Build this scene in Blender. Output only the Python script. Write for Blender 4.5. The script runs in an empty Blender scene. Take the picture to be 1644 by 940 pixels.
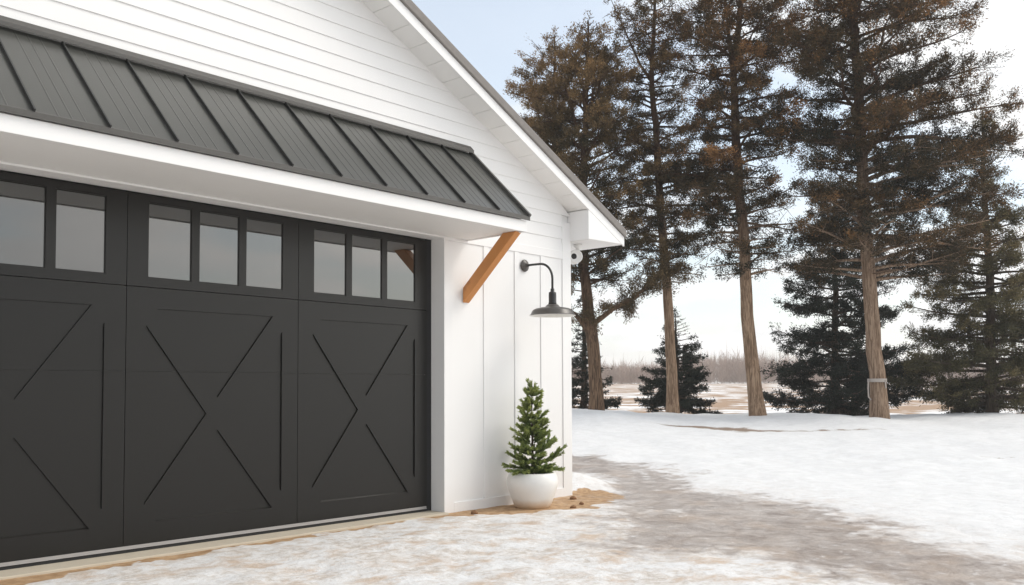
import bpy, math, random
import numpy as np
from mathutils import Vector, Matrix
from mathutils.geometry import tessellate_polygon

SC = bpy.context.scene
COL = SC.collection
R_ = math.radians

# ------------------------------------------------------------------ camera
CAM = np.array([-4.1176, -5.8572, 1.0896])
YAW, PITCH, ROLL = 0.83472, 0.04156, -0.00392
cam_data = bpy.data.cameras.new('camera')
cam = bpy.data.objects.new('camera', cam_data); COL.objects.link(cam)
_f = Vector((math.sin(YAW)*math.cos(PITCH), math.cos(YAW)*math.cos(PITCH), math.sin(PITCH)))
_r = Vector((math.cos(YAW), -math.sin(YAW), 0)); _u = _r.cross(_f)
_r2 = _r*math.cos(ROLL)+_u*math.sin(ROLL); _u2 = -_r*math.sin(ROLL)+_u*math.cos(ROLL)
_m = Matrix((_r2, _u2, -_f)).transposed().to_4x4(); _m.translation = Vector(CAM)
cam.matrix_world = _m
cam_data.sensor_width = 36; cam_data.lens = 1443.63/1644*36
cam_data.shift_y = 94.71/1644
cam_data.clip_start = 0.05; cam_data.clip_end = 3000
SC.camera = cam
SC.render.resolution_x, SC.render.resolution_y = 1024, 585
SC.render.engine = 'CYCLES'

# ------------------------------------------------------------------ sky + sun
SUN_EL, SUN_AZ = R_(48), R_(128)        # azimuth: clockwise from +Y, behind the camera
world = bpy.data.worlds.new('World'); SC.world = world
world.use_nodes = True
wt = world.node_tree; wt.nodes.clear()
def wn(t, **k):
    n = wt.nodes.new(t)
    for a, b in k.items(): setattr(n, a, b)
    return n
w_out = wn('ShaderNodeOutputWorld'); w_bg = wn('ShaderNodeBackground')
w_bg.inputs['Strength'].default_value = 0.10
sky = wn('ShaderNodeTexSky', sky_type='NISHITA'); sky.sun_disc = False
sky.sun_elevation = SUN_EL; sky.sun_rotation = SUN_AZ
sky.air_density = 1.0; sky.dust_density = 1.6
tc = wn('ShaderNodeTexCoord'); sep = wn('ShaderNodeSeparateXYZ')
wt.links.new(tc.outputs['Generated'], sep.inputs[0])
def wm(op, a, b=None, clamp=False):
    n = wn('ShaderNodeMath', operation=op, use_clamp=clamp)
    for i, v in enumerate((a, b)):
        if v is None: continue
        if isinstance(v, (int, float)): n.inputs[i].default_value = v
        else: wt.links.new(v, n.inputs[i])
    return n.outputs[0]
zc = wm('ADD', wm('MAXIMUM', sep.outputs[2], 0.0), 0.16)
cv = wn('ShaderNodeCombineXYZ')
wt.links.new(wm('DIVIDE', sep.outputs[0], zc), cv.inputs[0])
wt.links.new(wm('DIVIDE', sep.outputs[1], zc), cv.inputs[1])
cl = wn('ShaderNodeTexNoise'); cl.inputs['Scale'].default_value = 1.3; cl.inputs['Detail'].default_value = 5
cl.inputs['Roughness'].default_value = 0.5; cl.inputs['Distortion'].default_value = 0.3
cof = wn('ShaderNodeVectorMath', operation='ADD'); cof.inputs[1].default_value = (3.1, 1.7, 0)
wt.links.new(cv.outputs[0], cof.inputs[0]); wt.links.new(cof.outputs[0], cl.inputs['Vector'])
cr = wn('ShaderNodeValToRGB')                       # cloud cover: mostly closed, thin blue gaps
cr.color_ramp.elements[0].position = 0.44; cr.color_ramp.elements[0].color = (0.48, 0.48, 0.48, 1)
cr.color_ramp.elements[1].position = 0.58; cr.color_ramp.elements[1].color = (1, 1, 1, 1)
wt.links.new(cl.outputs['Fac'], cr.inputs[0])
low = wm('SUBTRACT', 1.0, wm('MULTIPLY', sep.outputs[2], 5.0), clamp=True)   # closed toward the horizon
cover = wm('MAXIMUM', cr.outputs['Color'], low)
cl2 = wn('ShaderNodeTexNoise'); cl2.inputs['Scale'].default_value = 2.2; cl2.inputs['Detail'].default_value = 4
wt.links.new(cv.outputs[0], cl2.inputs['Vector'])
ccol = wn('ShaderNodeMix', data_type='RGBA')
ccol.inputs['A'].default_value = (8.7, 8.95, 9.1, 1); ccol.inputs['B'].default_value = (11.7, 11.65, 11.6, 1)
wt.links.new(cl2.outputs['Fac'], ccol.inputs['Factor'])
skym = wn('ShaderNodeMix', data_type='RGBA', blend_type='MULTIPLY'); skym.inputs['Factor'].default_value = 1
skym.inputs['B'].default_value = (2.1, 2.15, 2.0, 1)
wt.links.new(sky.outputs[0], skym.inputs['A'])
dsun = wn('ShaderNodeVectorMath', operation='DOT_PRODUCT'); dsun.inputs[1].default_value = (math.sin(SUN_AZ)*.966, math.cos(SUN_AZ)*.966, .26)
wt.links.new(tc.outputs['Generated'], dsun.inputs[0])
lobe = wm('POWER', wm('MAXIMUM', dsun.outputs['Value'], 0.0), 8.0)   # thin cloud is brightest, and warmest, on the sun's side
gcol = wn('ShaderNodeCombineXYZ')
for i_, g_ in enumerate((1.62, 1.50, 1.34)): wt.links.new(wm('ADD', 1.0, wm('MULTIPLY', lobe, g_)), gcol.inputs[i_])
cg = wn('ShaderNodeVectorMath', operation='MULTIPLY'); wt.links.new(ccol.outputs['Result'], cg.inputs[0]); wt.links.new(gcol.outputs[0], cg.inputs[1])
wmix = wn('ShaderNodeMix', data_type='RGBA')
wt.links.new(cover, wmix.inputs['Factor'])
wt.links.new(skym.outputs['Result'], wmix.inputs['A']); wt.links.new(cg.outputs[0], wmix.inputs['B'])
wt.links.new(wmix.outputs['Result'], w_bg.inputs['Color']); wt.links.new(w_bg.outputs[0], w_out.inputs['Surface'])

sl = bpy.data.lights.new('sun', 'SUN'); sun = bpy.data.objects.new('sun', sl); COL.objects.link(sun)
sl.energy = 1.4; sl.angle = R_(25); sl.color = (1.0, 0.95, 0.87)
_sd = Vector((math.sin(SUN_AZ)*math.cos(SUN_EL), math.cos(SUN_AZ)*math.cos(SUN_EL), math.sin(SUN_EL)))
sun.rotation_euler = (-_sd).to_track_quat('-Z', 'Y').to_euler(); sun.location = (0, -10, 20)
SC.view_settings.view_transform = 'Standard'; SC.view_settings.look = 'None'
SC.view_settings.exposure = 0.06; SC.view_settings.gamma = 1.0
SC.view_settings.use_curve_mapping = False
SC.cycles.max_bounces = 8; SC.cycles.diffuse_bounces = 4; SC.cycles.transparent_max_bounces = 8

# ------------------------------------------------------------------ materials
class NT:
    def __init__(s, name):
        s.m = bpy.data.materials.new(name); s.m.use_nodes = True
        s.t = s.m.node_tree; s.b = s.t.nodes['Principled BSDF']
    def n(s, t, **k):
        n = s.t.nodes.new(t)
        for a, b in k.items(): setattr(n, a, b)
        return n
    def l(s, a, b): s.t.links.new(a, b)
    def setv(s, sock, v):
        if isinstance(v, (int, float)): sock.default_value = v
        elif isinstance(v, tuple): sock.default_value = v if len(v) != 3 or sock.type != 'RGBA' else (*v, 1)
        else: s.l(v, sock)
    def coord(s, scale=(1, 1, 1)):
        tc = s.n('ShaderNodeTexCoord'); mp = s.n('ShaderNodeMapping'); mp.inputs['Scale'].default_value = scale
        s.l(tc.outputs['Object'], mp.inputs[0]); return mp.outputs[0]
    def noise(s, scale, detail=4, rough=0.55, coord=None, dist=0.0):
        n = s.n('ShaderNodeTexNoise'); n.inputs['Scale'].default_value = scale
        n.inputs['Detail'].default_value = detail; n.inputs['Roughness'].default_value = rough
        n.inputs['Distortion'].default_value = dist
        s.l(coord if coord is not None else s.coord(), n.inputs['Vector']); return n.outputs['Fac']
    def ramp(s, fac, a, b, ca=(0, 0, 0), cb=(1, 1, 1)):
        r = s.n('ShaderNodeValToRGB'); e = r.color_ramp.elements
        e[0].position, e[1].position = a, b; e[0].color, e[1].color = (*ca, 1), (*cb, 1)
        s.l(fac, r.inputs[0]); return r.outputs['Color']
    def mix(s, fac, a, b):
        n = s.n('ShaderNodeMix', data_type='RGBA')
        s.setv(n.inputs['Factor'], fac); s.setv(n.inputs['A'], a); s.setv(n.inputs['B'], b)
        return n.outputs['Result']
    def math(s, op, a, b=0.0, clamp=False):
        n = s.n('ShaderNodeMath', operation=op, use_clamp=clamp)
        s.setv(n.inputs[0], a); s.setv(n.inputs[1], b); return n.outputs[0]
    def attr(s, name):
        n = s.n('ShaderNodeAttribute'); n.attribute_name = name; return n.outputs['Fac']
    def bump(s, h, strength, dist):
        n = s.n('ShaderNodeBump'); n.inputs['Strength'].default_value = strength; n.inputs['Distance'].default_value = dist
        s.l(h, n.inputs['Height']); s.l(n.outputs[0], s.b.inputs['Normal'])
    def base(s, c, rough=0.6, metal=0.0, spec=None):
        s.setv(s.b.inputs['Base Color'], c); s.setv(s.b.inputs['Roughness'], rough); s.setv(s.b.inputs['Metallic'], metal)
        if spec is not None: s.b.inputs['Specular IOR Level'].default_value = spec
        return s

def mat_paint(name, c, rough=0.55, grain=0.15, scale=(3, 3, 40), var=0.03, spec=0.5):
    t = NT(name); n = t.noise(1.3, 3); f = t.noise(6, 5, 0.6, t.coord(scale))
    dk = tuple(x*(1-var*2) for x in c)
    t.base(t.mix(n, dk, c), rough, spec=spec)
    t.bump(f, grain, 0.002); return t.m
M_SIDING = mat_paint('white painted lap siding', (0.83, 0.823, 0.815), 0.5, 0.25, (2, 40, 40))
M_TRIM = mat_paint('white painted trim', (0.83, 0.823, 0.815), 0.45, 0.1, (20, 20, 20))
M_BOARD = mat_paint('white painted board siding', (0.83, 0.823, 0.815), 0.5, 0.2, (40, 40, 2))
M_SOFFIT = mat_paint('white soffit', (0.86, 0.85, 0.83), 0.55, 0.15, (30, 3, 30))
M_DOOR = mat_paint('charcoal door paint', (0.0080, 0.0072, 0.0062), 0.33, 0.12, (40, 40, 3), 0.05, 0.36)
M_SEAL = NT('black rubber').base((0.012, 0.012, 0.013), 0.6).m
M_ALU = mat_paint('weathered aluminium strip', (0.36, 0.34, 0.33), 0.4, 0.1, (3, 40, 40))
t = NT('dark bronze roof metal'); t.base((0.061, 0.062, 0.056), 0.28)
M_METAL = t.m
M_SEAM = mat_paint('dark seam metal', (0.022, 0.022, 0.021), 0.45, 0.1, (4, 40, 40))
M_METALDK = mat_paint('dark bronze edge flashing', (0.070, 0.066, 0.060), 0.45, 0.1, (4, 40, 40))
t = NT('grey roof shingle')
n = t.noise(18, 4, 0.7); t.base(t.mix(n, (0.17, 0.155, 0.145), (0.27, 0.25, 0.235)), 0.85); t.bump(n, 0.4, 0.01)
M_SHINGLE = t.m
t = NT('tinted window glass')
t.base((0.018, 0.020, 0.020), 0.02); t.b.inputs['IOR'].default_value = 2.2
M_GLASS = t.m
t = NT('stained cedar')
c = t.coord((26, 3.2, 3.2)); gr = t.noise(2.2, 6, 0.65, c, 0.6); kn = t.noise(3.5, 2)
t.base(t.mix(t.ramp(kn, 0.62, 0.74), t.mix(gr, (0.50, 0.20, 0.058), (0.66, 0.29, 0.09)), (0.24, 0.085, 0.03)), 0.55); t.bump(gr, 0.3, 0.004)
M_CEDAR = t.m
M_LAMP = mat_paint('dark grey enamel', (0.075, 0.067, 0.060), 0.33, 0.05, (9, 9, 9))
M_LAMPBK = mat_paint('black metal', (0.016, 0.015, 0.015), 0.38, 0.05, (9, 9, 9))
M_ENAMEL = NT('white enamel').base((0.82, 0.82, 0.8), 0.35).m
M_PLASTIC = NT('white plastic').base((0.78, 0.775, 0.76), 0.4).m
M_LENS = NT('black lens').base((0.01, 0.01, 0.01), 0.08).m
t = NT('concrete')
n = t.noise(5, 6, 0.65); t.base(t.mix(n, (0.46, 0.40, 0.31), (0.60, 0.54, 0.44)), 0.85); t.bump(t.noise(60, 4), 0.3, 0.004)
M_CONC = t.m
t = NT('glazed white pot')
sepz = t.n('ShaderNodeSeparateXYZ'); t.l(t.coord(), sepz.inputs[0])
st = t.math('ADD', sepz.outputs[2], t.math('MULTIPLY', t.math('SUBTRACT', t.noise(9, 4), 0.5), 0.05))
t.base(t.mix(t.ramp(st, 0.015, 0.10), (0.60, 0.43, 0.27), t.mix(t.noise(7, 4), (0.76, 0.745, 0.71), (0.84, 0.83, 0.805))), 0.38)
t.bump(t.noise(25, 4), 0.12, 0.004)
M_POT = t.m
M_SOIL = NT('potting soil').base((0.03, 0.02, 0.013), 0.95).m

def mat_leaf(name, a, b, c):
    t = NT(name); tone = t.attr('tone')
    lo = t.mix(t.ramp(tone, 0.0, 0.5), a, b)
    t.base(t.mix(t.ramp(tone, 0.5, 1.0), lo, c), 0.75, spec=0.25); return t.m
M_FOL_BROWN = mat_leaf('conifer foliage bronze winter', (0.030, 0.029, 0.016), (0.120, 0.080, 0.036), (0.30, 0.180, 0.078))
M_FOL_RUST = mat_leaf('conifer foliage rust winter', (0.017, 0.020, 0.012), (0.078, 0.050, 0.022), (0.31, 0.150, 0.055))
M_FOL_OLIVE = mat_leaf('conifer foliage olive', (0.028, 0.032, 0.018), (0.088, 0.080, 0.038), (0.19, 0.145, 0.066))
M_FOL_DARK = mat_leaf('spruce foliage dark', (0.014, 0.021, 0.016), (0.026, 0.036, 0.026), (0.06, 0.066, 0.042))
M_FOL_FRESH = mat_leaf('potted spruce needles', (0.045, 0.095, 0.038), (0.17, 0.23, 0.07), (0.36, 0.40, 0.13))
def mat_bark(name, a, b, dark, zfade=None):
    t = NT(name); c = t.coord((15, 15, 1.3)); f = t.noise(1.6, 7, 0.68, c, 0.9); big = t.noise(0.8, 3)
    col = t.mix(t.ramp(f, 0.40, 0.58), dark, t.mix(big, a, b))
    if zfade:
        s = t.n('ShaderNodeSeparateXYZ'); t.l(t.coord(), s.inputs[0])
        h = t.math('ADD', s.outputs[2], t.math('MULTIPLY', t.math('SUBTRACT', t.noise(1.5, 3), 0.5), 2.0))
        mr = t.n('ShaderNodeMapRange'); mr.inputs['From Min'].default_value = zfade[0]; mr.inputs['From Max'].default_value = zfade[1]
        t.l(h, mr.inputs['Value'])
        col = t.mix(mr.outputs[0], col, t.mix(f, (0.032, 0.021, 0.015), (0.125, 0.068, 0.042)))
    t.base(col, 0.9, spec=0.2); t.bump(f, 0.9, 0.05); return t.m
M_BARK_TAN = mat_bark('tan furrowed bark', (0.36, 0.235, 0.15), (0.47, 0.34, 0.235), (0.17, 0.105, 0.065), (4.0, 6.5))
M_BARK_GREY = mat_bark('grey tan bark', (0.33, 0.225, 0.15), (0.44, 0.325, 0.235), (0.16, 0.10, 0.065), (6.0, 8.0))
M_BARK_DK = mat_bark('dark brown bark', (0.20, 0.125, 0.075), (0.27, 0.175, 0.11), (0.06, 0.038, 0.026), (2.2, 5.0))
M_BARK_SP = mat_bark('spruce bark', (0.10, 0.075, 0.055), (0.15, 0.11, 0.08), (0.04, 0.03, 0.022))
M_TWIG = NT('thin dead twigs').base((0.30, 0.23, 0.18), 0.9).m
M_FAR = mat_leaf('hazed bare far wood', (0.27, 0.20, 0.16), (0.38, 0.285, 0.235), (0.48, 0.375, 0.315))  # base tones lightened to carry part of the distance haze
M_STRAP = mat_paint('weathered grey strap', (0.42, 0.37, 0.33), 0.8, 0.2, (20, 20, 20))
M_CLOD = mat_paint('brown dirt clod', (0.30, 0.155, 0.075), 0.95, 0.5, (20, 20, 20), 0.2)

# ------------------------------------------------------------------ mesh helpers
class MB:
    def __init__(s): s.v = []; s.f = []
    def add(s, vs, fs):
        o = len(s.v); s.v += [tuple(map(float, p)) for p in vs]; s.f += [tuple(i+o for i in f) for f in fs]; return s
    def box(s, x0, x1, y0, y1, z0, z1):
        return s.add([(x, y, z) for z in (z0, z1) for y in (y0, y1) for x in (x0, x1)],
                     [(0, 2, 3, 1), (4, 5, 7, 6), (0, 1, 5, 4), (1, 3, 7, 5), (3, 2, 6, 7), (2, 0, 4, 6)])
    def prism(s, poly, fn0, fn1):
        """polygon (list of 2-tuples) -> points through fn0 (near) and fn1 (far)"""
        n = len(poly); a = [fn0(*p) for p in poly]; b = [fn1(*p) for p in poly]
        return s.add(a+b, [tuple(range(n)), tuple(range(2*n-1, n-1, -1))] + [(i, i+n, (i+1) % n+n, (i+1) % n) for i in range(n)])
    def plate(s, outer, holes, y0, y1, ledge=None):
        """flat plate in XZ with holes: front at y0, walls to y1"""
        loops = [outer]+holes; flat = [p for L in loops for p in L]
        tris = tessellate_polygon([[Vector((p[0], p[1], 0)) for p in L] for L in loops])
        o = len(s.v); s.v += [(p[0], y0, p[1]) for p in flat]+[(p[0], y1, p[1]+(0.010 if ledge and abs(p[1]-ledge) < 1e-4 else 0)) for p in flat]; n = len(flat)
        s.f += [tuple(o+i for i in t) for t in tris]
        k = 0
        for L in loops:
            m = len(L)
            for i in range(m):
                a, b = k+i, k+(i+1) % m; s.f.append((o+a, o+b, o+b+n, o+a+n))
            k += m
        return s
    def tube(s, pts, rad, n=8, cap=True):
        pts = [Vector(p) for p in pts]; m = len(pts)
        if isinstance(rad, (int, float)): rad = [rad]*m
        up = Vector((0.13, 0.2, 1)).normalized(); vs = []
        for i, p in enumerate(pts):
            d = (pts[min(i+1, m-1)]-pts[max(i-1, 0)]).normalized()
            u = up.cross(d)
            if u.length < 1e-3: u = Vector((1, 0, 0)).cross(d)
            u.normalize(); w = d.cross(u)
            for k in range(n):
                a = 2*math.pi*k/n; vs.append(p+(u*math.cos(a)+w*math.sin(a))*rad[i])
        fs = [(i*n+k, i*n+(k+1) % n, (i+1)*n+(k+1) % n, (i+1)*n+k) for i in range(m-1) for k in range(n)]
        if cap: fs += [tuple(range(n-1, -1, -1)), tuple((m-1)*n+k for k in range(n))]
        return s.add(vs, fs)
    def lathe(s, prof, c=(0, 0, 0), n=40):
        vs = []; m = len(prof)
        for r, z in prof:
            for k in range(n):
                a = 2*math.pi*k/n; vs.append((c[0]+r*math.cos(a), c[1]+r*math.sin(a), c[2]+z))
        fs = [(i*n+k, i*n+(k+1) % n, (i+1)*n+(k+1) % n, (i+1)*n+k) for i in range(m-1) for k in range(n)]
        return s.add(vs, fs)
    def build(s, name, mat, parent=None, smooth=False, bevel=0.0, recalc=True):
        me = bpy.data.meshes.new(name); me.from_pydata(s.v, [], s.f)
        if recalc:
            import bmesh
            bm = bmesh.new(); bm.from_mesh(me); bmesh.ops.recalc_face_normals(bm, faces=bm.faces); bm.to_mesh(me); bm.free()
        me.materials.append(mat)
        if smooth: me.polygons.foreach_set('use_smooth', [True]*len(me.polygons))
        o = bpy.data.objects.new(name, me); COL.objects.link(o)
        if parent is not None: o.parent = parent
        if bevel:
            b = o.modifiers.new('bevel', 'BEVEL'); b.width = bevel; b.segments = 2; b.limit_method = 'ANGLE'; b.angle_limit = R_(40)
            b.harden_normals = False
        return o
def empty(name, loc, label, cat, group=None):
    o = bpy.data.objects.new(name, None); COL.objects.link(o); o.location = loc; o.empty_display_size = 0.2
    tag(o, label, cat, group); return o
def tag(o, label=None, cat=None, group=None, kind=None):
    if label: o['label'] = label
    if cat: o['category'] = cat
    if group: o['group'] = group
    if kind: o['kind'] = kind
    return o
def np_mesh(name, V, F, mat, parent=None, attrs=None, smooth=False):
    me = bpy.data.meshes.new(name); V = np.asarray(V, np.float32); F = np.asarray(F, np.int32)
    k = F.shape[1]; me.vertices.add(len(V)); me.vertices.foreach_set('co', V.ravel())
    me.loops.add(F.size); me.loops.foreach_set('vertex_index', F.ravel())
    me.polygons.add(len(F)); me.polygons.foreach_set('loop_start', np.arange(0, F.size, k, dtype=np.int32))
    me.polygons.foreach_set('loop_total', np.full(len(F), k, np.int32))
    if smooth: me.polygons.foreach_set('use_smooth', np.ones(len(F), bool))
    for an, av in (attrs or {}).items():
        a = me.attributes.new(an, 'FLOAT', 'POINT'); a.data.foreach_set('value', np.asarray(av, np.float32))
    me.update(); me.validate(); me.materials.append(mat)
    o = bpy.data.objects.new(name, me); COL.objects.link(o)
    if parent is not None: o.parent = parent
    return o

# ------------------------------------------------------------------ numpy value noise
def _h(i, j, s):
    x = (i*374761393+j*668265263+s*1442695041) & 0xffffffff
    x = ((x ^ (x >> 13))*1274126177) & 0xffffffff
    return ((x ^ (x >> 16)) & 0xffff)/65535.0
def vnoise(x, y, s=0):
    x = np.asarray(x, float); y = np.asarray(y, float)
    i = np.floor(x).astype(np.int64); j = np.floor(y).astype(np.int64); fx = x-i; fy = y-j
    fx = fx*fx*(3-2*fx); fy = fy*fy*(3-2*fy)
    return (_h(i, j, s)*(1-fx)+_h(i+1, j, s)*fx)*(1-fy)+(_h(i, j+1, s)*(1-fx)+_h(i+1, j+1, s)*fx)*fy
def fbm(x, y, s=0, o=4):
    r = 0; a = 0.5; 
    for k in range(o): r = r+a*vnoise(np.asarray(x)*2**k, np.asarray(y)*2**k, s+k*17); a *= 0.5
    return r/(1-0.5**o)
def sstep(a, b, x):
    t = np.clip((np.asarray(x, float)-a)/(b-a), 0, 1); return t*t*(3-2*t)

# ------------------------------------------------------------------ terrain
RV = np.array([0.6714, -0.7411, 0.0]); FV = np.array([0.7411, 0.6714, 0.0])   # along the tree row / away from the garage
def TF(x, y):
    return (x-CAM[0])*RV[0]+(y-CAM[1])*RV[1], (x-CAM[0])*FV[0]+(y-CAM[1])*FV[1]
ICE = [(6.45, 2.49), (6.06, 1.32), (5.09, 0.1), (4.12, -1.2), (3.75, -2.05), (3.34, -2.7), (2.75, -3.28), (2.31, -3.78), (1.85, -4.7),
       (1.15, -4.4), (1.52, -3.55), (1.49, -3.19), (1.81, -2.75), (1.48, -2.44), (1.43, -2.05), (1.58, -1.59), (2.71, -1.04),
       (3.38, -0.49), (3.91, -0.07), (5.19, 1.5)]
SAND = [(-4.6, 0.15), (-4.6, -0.28), (-2.24, -0.24), (-1.48, -0.20), (-0.47, -0.15), (0.5, -0.10), (1.25, -0.12), (1.69, -0.42), (2.23, -0.66), (2.68, -0.74),
        (3.10, -0.60), (3.62, -0.44), (3.74, -0.1), (3.60, 0.10), (3.2, 0.2), (1.4, 0.2), (1.2, 0.15)]
def sdf(poly, x, y):
    d = np.full(np.shape(x), 1e9); ins = np.zeros(np.shape(x), bool); n = len(poly)
    for k in range(n):
        ax, ay = poly[k]; bx, by = poly[(k+1) % n]; ex, ey = bx-ax, by-ay
        t = np.clip(((x-ax)*ex+(y-ay)*ey)/(ex*ex+ey*ey), 0, 1)
        d = np.minimum(d, np.hypot(x-ax-t*ex, y-ay-t*ey))
        c = ((ay > y) != (by > y)) & (x < (bx-ax)*(y-ay)/(by-ay+1e-12)+ax); ins ^= c
    return np.where(ins, -d, d)
def masks(x, y):
    r, t = TF(x, y)
    n1 = fbm(x*1.3, y*1.3, 3)-0.5; n2 = fbm(x*5, y*5, 9)-0.5; n3 = fbm(x*14, y*14, 19, 3)-0.5
    ice = sstep(0.95, -0.70, sdf(ICE, x, y)+n1*1.3+n2*0.6+n3*0.3)
    sand = sstep(0.07, -0.07, sdf(SAND, x, y)+n2*0.28+n3*0.16)
    return ice, sand
def height(x, y):
    x = np.asarray(x, float); y = np.asarray(y, float)
    r, t = TF(x, y)
    crest = 0.36+0.17*sstep(5.6, 2.4, r)
    h = crest*sstep(9.0, 23.5, t)*sstep(33, 24.2, t)
    h = h+0.03*np.sin(r*1.1)*sstep(14, 20, t)*sstep(30, 24, t)
    far = sstep(24.5, 33, t)
    h = h*(1-far)+far*(-0.12+2.5*np.clip((t-45)/205, 0, 1)**1.1)
    amp = sstep(2.0, 6.0, t-6)*sstep(200, 40, t)
    h = h+amp*(0.11*(fbm(x*0.6, y*0.6, 41)-0.5)+0.075*(fbm(x*2.0, y*2.0, 43, 3)-0.5))
    h = h+0.11*(fbm(r*0.9, t*0.35, 81, 3)-0.45)*sstep(15, 20, t)*sstep(28, 24.5, t)+0.05*(fbm(x*1.9, y*1.9, 83, 3)-0.5)*sstep(14, 19, t)*sstep(28, 24.5, t)
    ice, sand = masks(x, y)
    near = sstep(16, 6, t)
    snow = (1-ice)*(1-sand)*near
    h = h+snow*(0.012+0.05*(fbm(x*2.4, y*2.4, 51)-0.42)*sstep(0.1, 0.8, -y)+0.02*(fbm(x*9, y*9, 53, 3)-0.5))+near*0.006*(fbm(x*22, y*22, 57, 2)-0.5)
    h = h+0.15*np.exp(-(((x-3.80)/0.36)**2+((y-0.42)/0.34)**2))+0.05*np.exp(-(((x-4.4)/0.5)**2+((y-1.05)/0.5)**2))
    h = h+sand*near*(0.012*(fbm(x*7, y*7, 61)-0.3))
    h = h-0.025*sstep(0.25, -0.05, y)*0
    return h-0.022
def axis(lo, hi, flo, fhi, d, g):
    a = list(np.arange(flo, fhi, d)); s = d
    while a[-1] < hi: s *= g; a.append(a[-1]+s)
    s = d; b = []
    p = flo
    while p > lo: s *= g; p -= s; b.append(p)
    return np.array(b[::-1]+a)
gx = axis(-260, 620, -3.2, 7.5, 0.045, 1.028); gy = axis(-260, 620, -5.0, 2.6, 0.045, 1.028)
X, Y = np.meshgrid(gx, gy); Z = height(X, Y)
ice_a, sand_a = masks(X, Y); r_a, t_a = TF(X, Y)
fld = sstep(25.0, 27.5, t_a)
def streak(px, py, w, l, ang):
    dx, dy = X-px, Y-py; a = dx*RV[0]+dy*RV[1]; b = dx*FV[0]+dy*FV[1]+a*ang
    return np.exp(-(a/l)**2-(b/w)**2)
brown = 1.3*streak(12.2, 3.6, 0.33, 1.0, 0.15)+0.95*streak(13.2, 1.8, 0.13, 1.9, 0.1)+0.5*streak(6.6, 0.9, 0.06, 0.6, 0.1)+0.6*streak(4.75, -2.05, 0.05, 0.16, 0)+0.8*streak(12.1, 2.7, 0.12, 0.18, 0)+0.6*streak(10.2, -2.2, 0.07, 0.7, 0.05)
brown = np.clip(brown*(0.35+1.3*fbm(X*6, Y*6, 71)), 0, 1)
drive = sstep(9.5, 5.0, t_a-1.2*np.maximum(0, r_a))*1.0
drive = np.maximum(sstep(11.5, 7.0, t_a)*sstep(4.2, 1.5, r_a), sstep(7.5, 4.5, t_a))
ny, nx = X.shape; idx = np.arange(nx*ny).reshape(ny, nx)
F = np.stack([idx[:-1, :-1], idx[:-1, 1:], idx[1:, 1:], idx[1:, :-1]], -1).reshape(-1, 4)
t = NT('snowy ground')
P = t.coord(); Pw = t.coord((1, 1, 1))
fine = t.noise(28, 6, 0.65); med = t.noise(6.5, 6, 0.62, dist=0.5); big = t.noise(1.7, 5, 0.6); lump = t.noise(14, 5, 0.6)
def tweak(a, k=1.0, lo=0.35, hi=0.65, n=None):
    return t.ramp(t.math('ADD', t.attr(a), t.math('MULTIPLY', t.math('SUBTRACT', n if n is not None else med, 0.5), k)), lo, hi)
snow_c = t.mix(t.ramp(med, 0.35, 0.6), (0.70, 0.695, 0.69), (0.765, 0.765, 0.765))
mixn = t.math('ADD', t.math('ADD', t.math('MULTIPLY', big, 0.42), t.math('MULTIPLY', med, 0.30)), t.math('ADD', t.math('MULTIPLY', lump, 0.16), t.math('MULTIPLY', fine, 0.12)))
dirt_f = t.math('MULTIPLY', t.math('MULTIPLY', t.attr('drive'), t.ramp(mixn, 0.44, 0.55, (1,)*3, (0,)*3)), 0.72)
grit = t.mix(t.ramp(lump, 0.4, 0.62), (0.50, 0.43, 0.36), (0.76, 0.72, 0.68))
c1 = t.mix(dirt_f, snow_c, grit)
tan_f = t.math('MULTIPLY', t.math('MULTIPLY', t.attr('drive'), t.ramp(t.math('ADD', t.math('MULTIPLY', t.noise(2.6, 6, 0.65, t.coord((1.0, 1.4, 1))), .8), t.math('MULTIPLY', fine, .2)), 0.51, 0.63)), 0.7)
c1 = t.mix(tan_f, c1, (0.50, 0.35, 0.23))
ice_c = t.mix(t.ramp(t.noise(4.2, 6, 0.68, dist=0.8), 0.36, 0.64), (0.235, 0.178, 0.145), (0.50, 0.44, 0.395))
ice_c = t.mix(t.math('MULTIPLY', t.ramp(t.noise(2.1, 3, 0.5), 0.52, 0.7), 0.5), ice_c, (0.42, 0.30, 0.21))
icef = t.math('MULTIPLY', tweak('ice', 1.5, 0.30, 0.70), t.ramp(t.math('ADD', t.math('MULTIPLY', lump, .5), t.math('MULTIPLY', med, .5)), 0.56, 0.66, (1,)*3, (.35,)*3))
c2 = t.mix(t.math('MULTIPLY', icef, 0.86), c1, ice_c)
sand_c = t.mix(t.ramp(lump, 0.36, 0.66), (0.34, 0.205, 0.105), (0.52, 0.35, 0.205))
sandf = tweak('sand', 0.8, 0.35, 0.6, lump)
c3 = t.mix(sandf, c2, sand_c)
brf = tweak('brown', 0.9, 0.38, 0.75, fine)
c3 = t.mix(brf, c3, (0.27, 0.20, 0.15))
fs = t.noise(0.22, 5, 0.6, t.coord((1, 1, 1)))
fm = t.ramp(fs, 0.48, 0.56)
field_c = t.mix(fm, t.mix(t.noise(1.2, 5), (0.30, 0.19, 0.115), (0.44, 0.30, 0.195)), (0.80, 0.79, 0.78))
c4 = t.mix(t.attr('field'), c3, field_c)
rough = t.mix(icef, (0.8,)*3, (0.34,)*3)
t.base(c4, rough, spec=0.35)
t.bump(t.math('ADD', t.math('MULTIPLY', fine, 0.35), t.math('MULTIPLY', lump, 0.6)), 0.5, 0.03)
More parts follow.
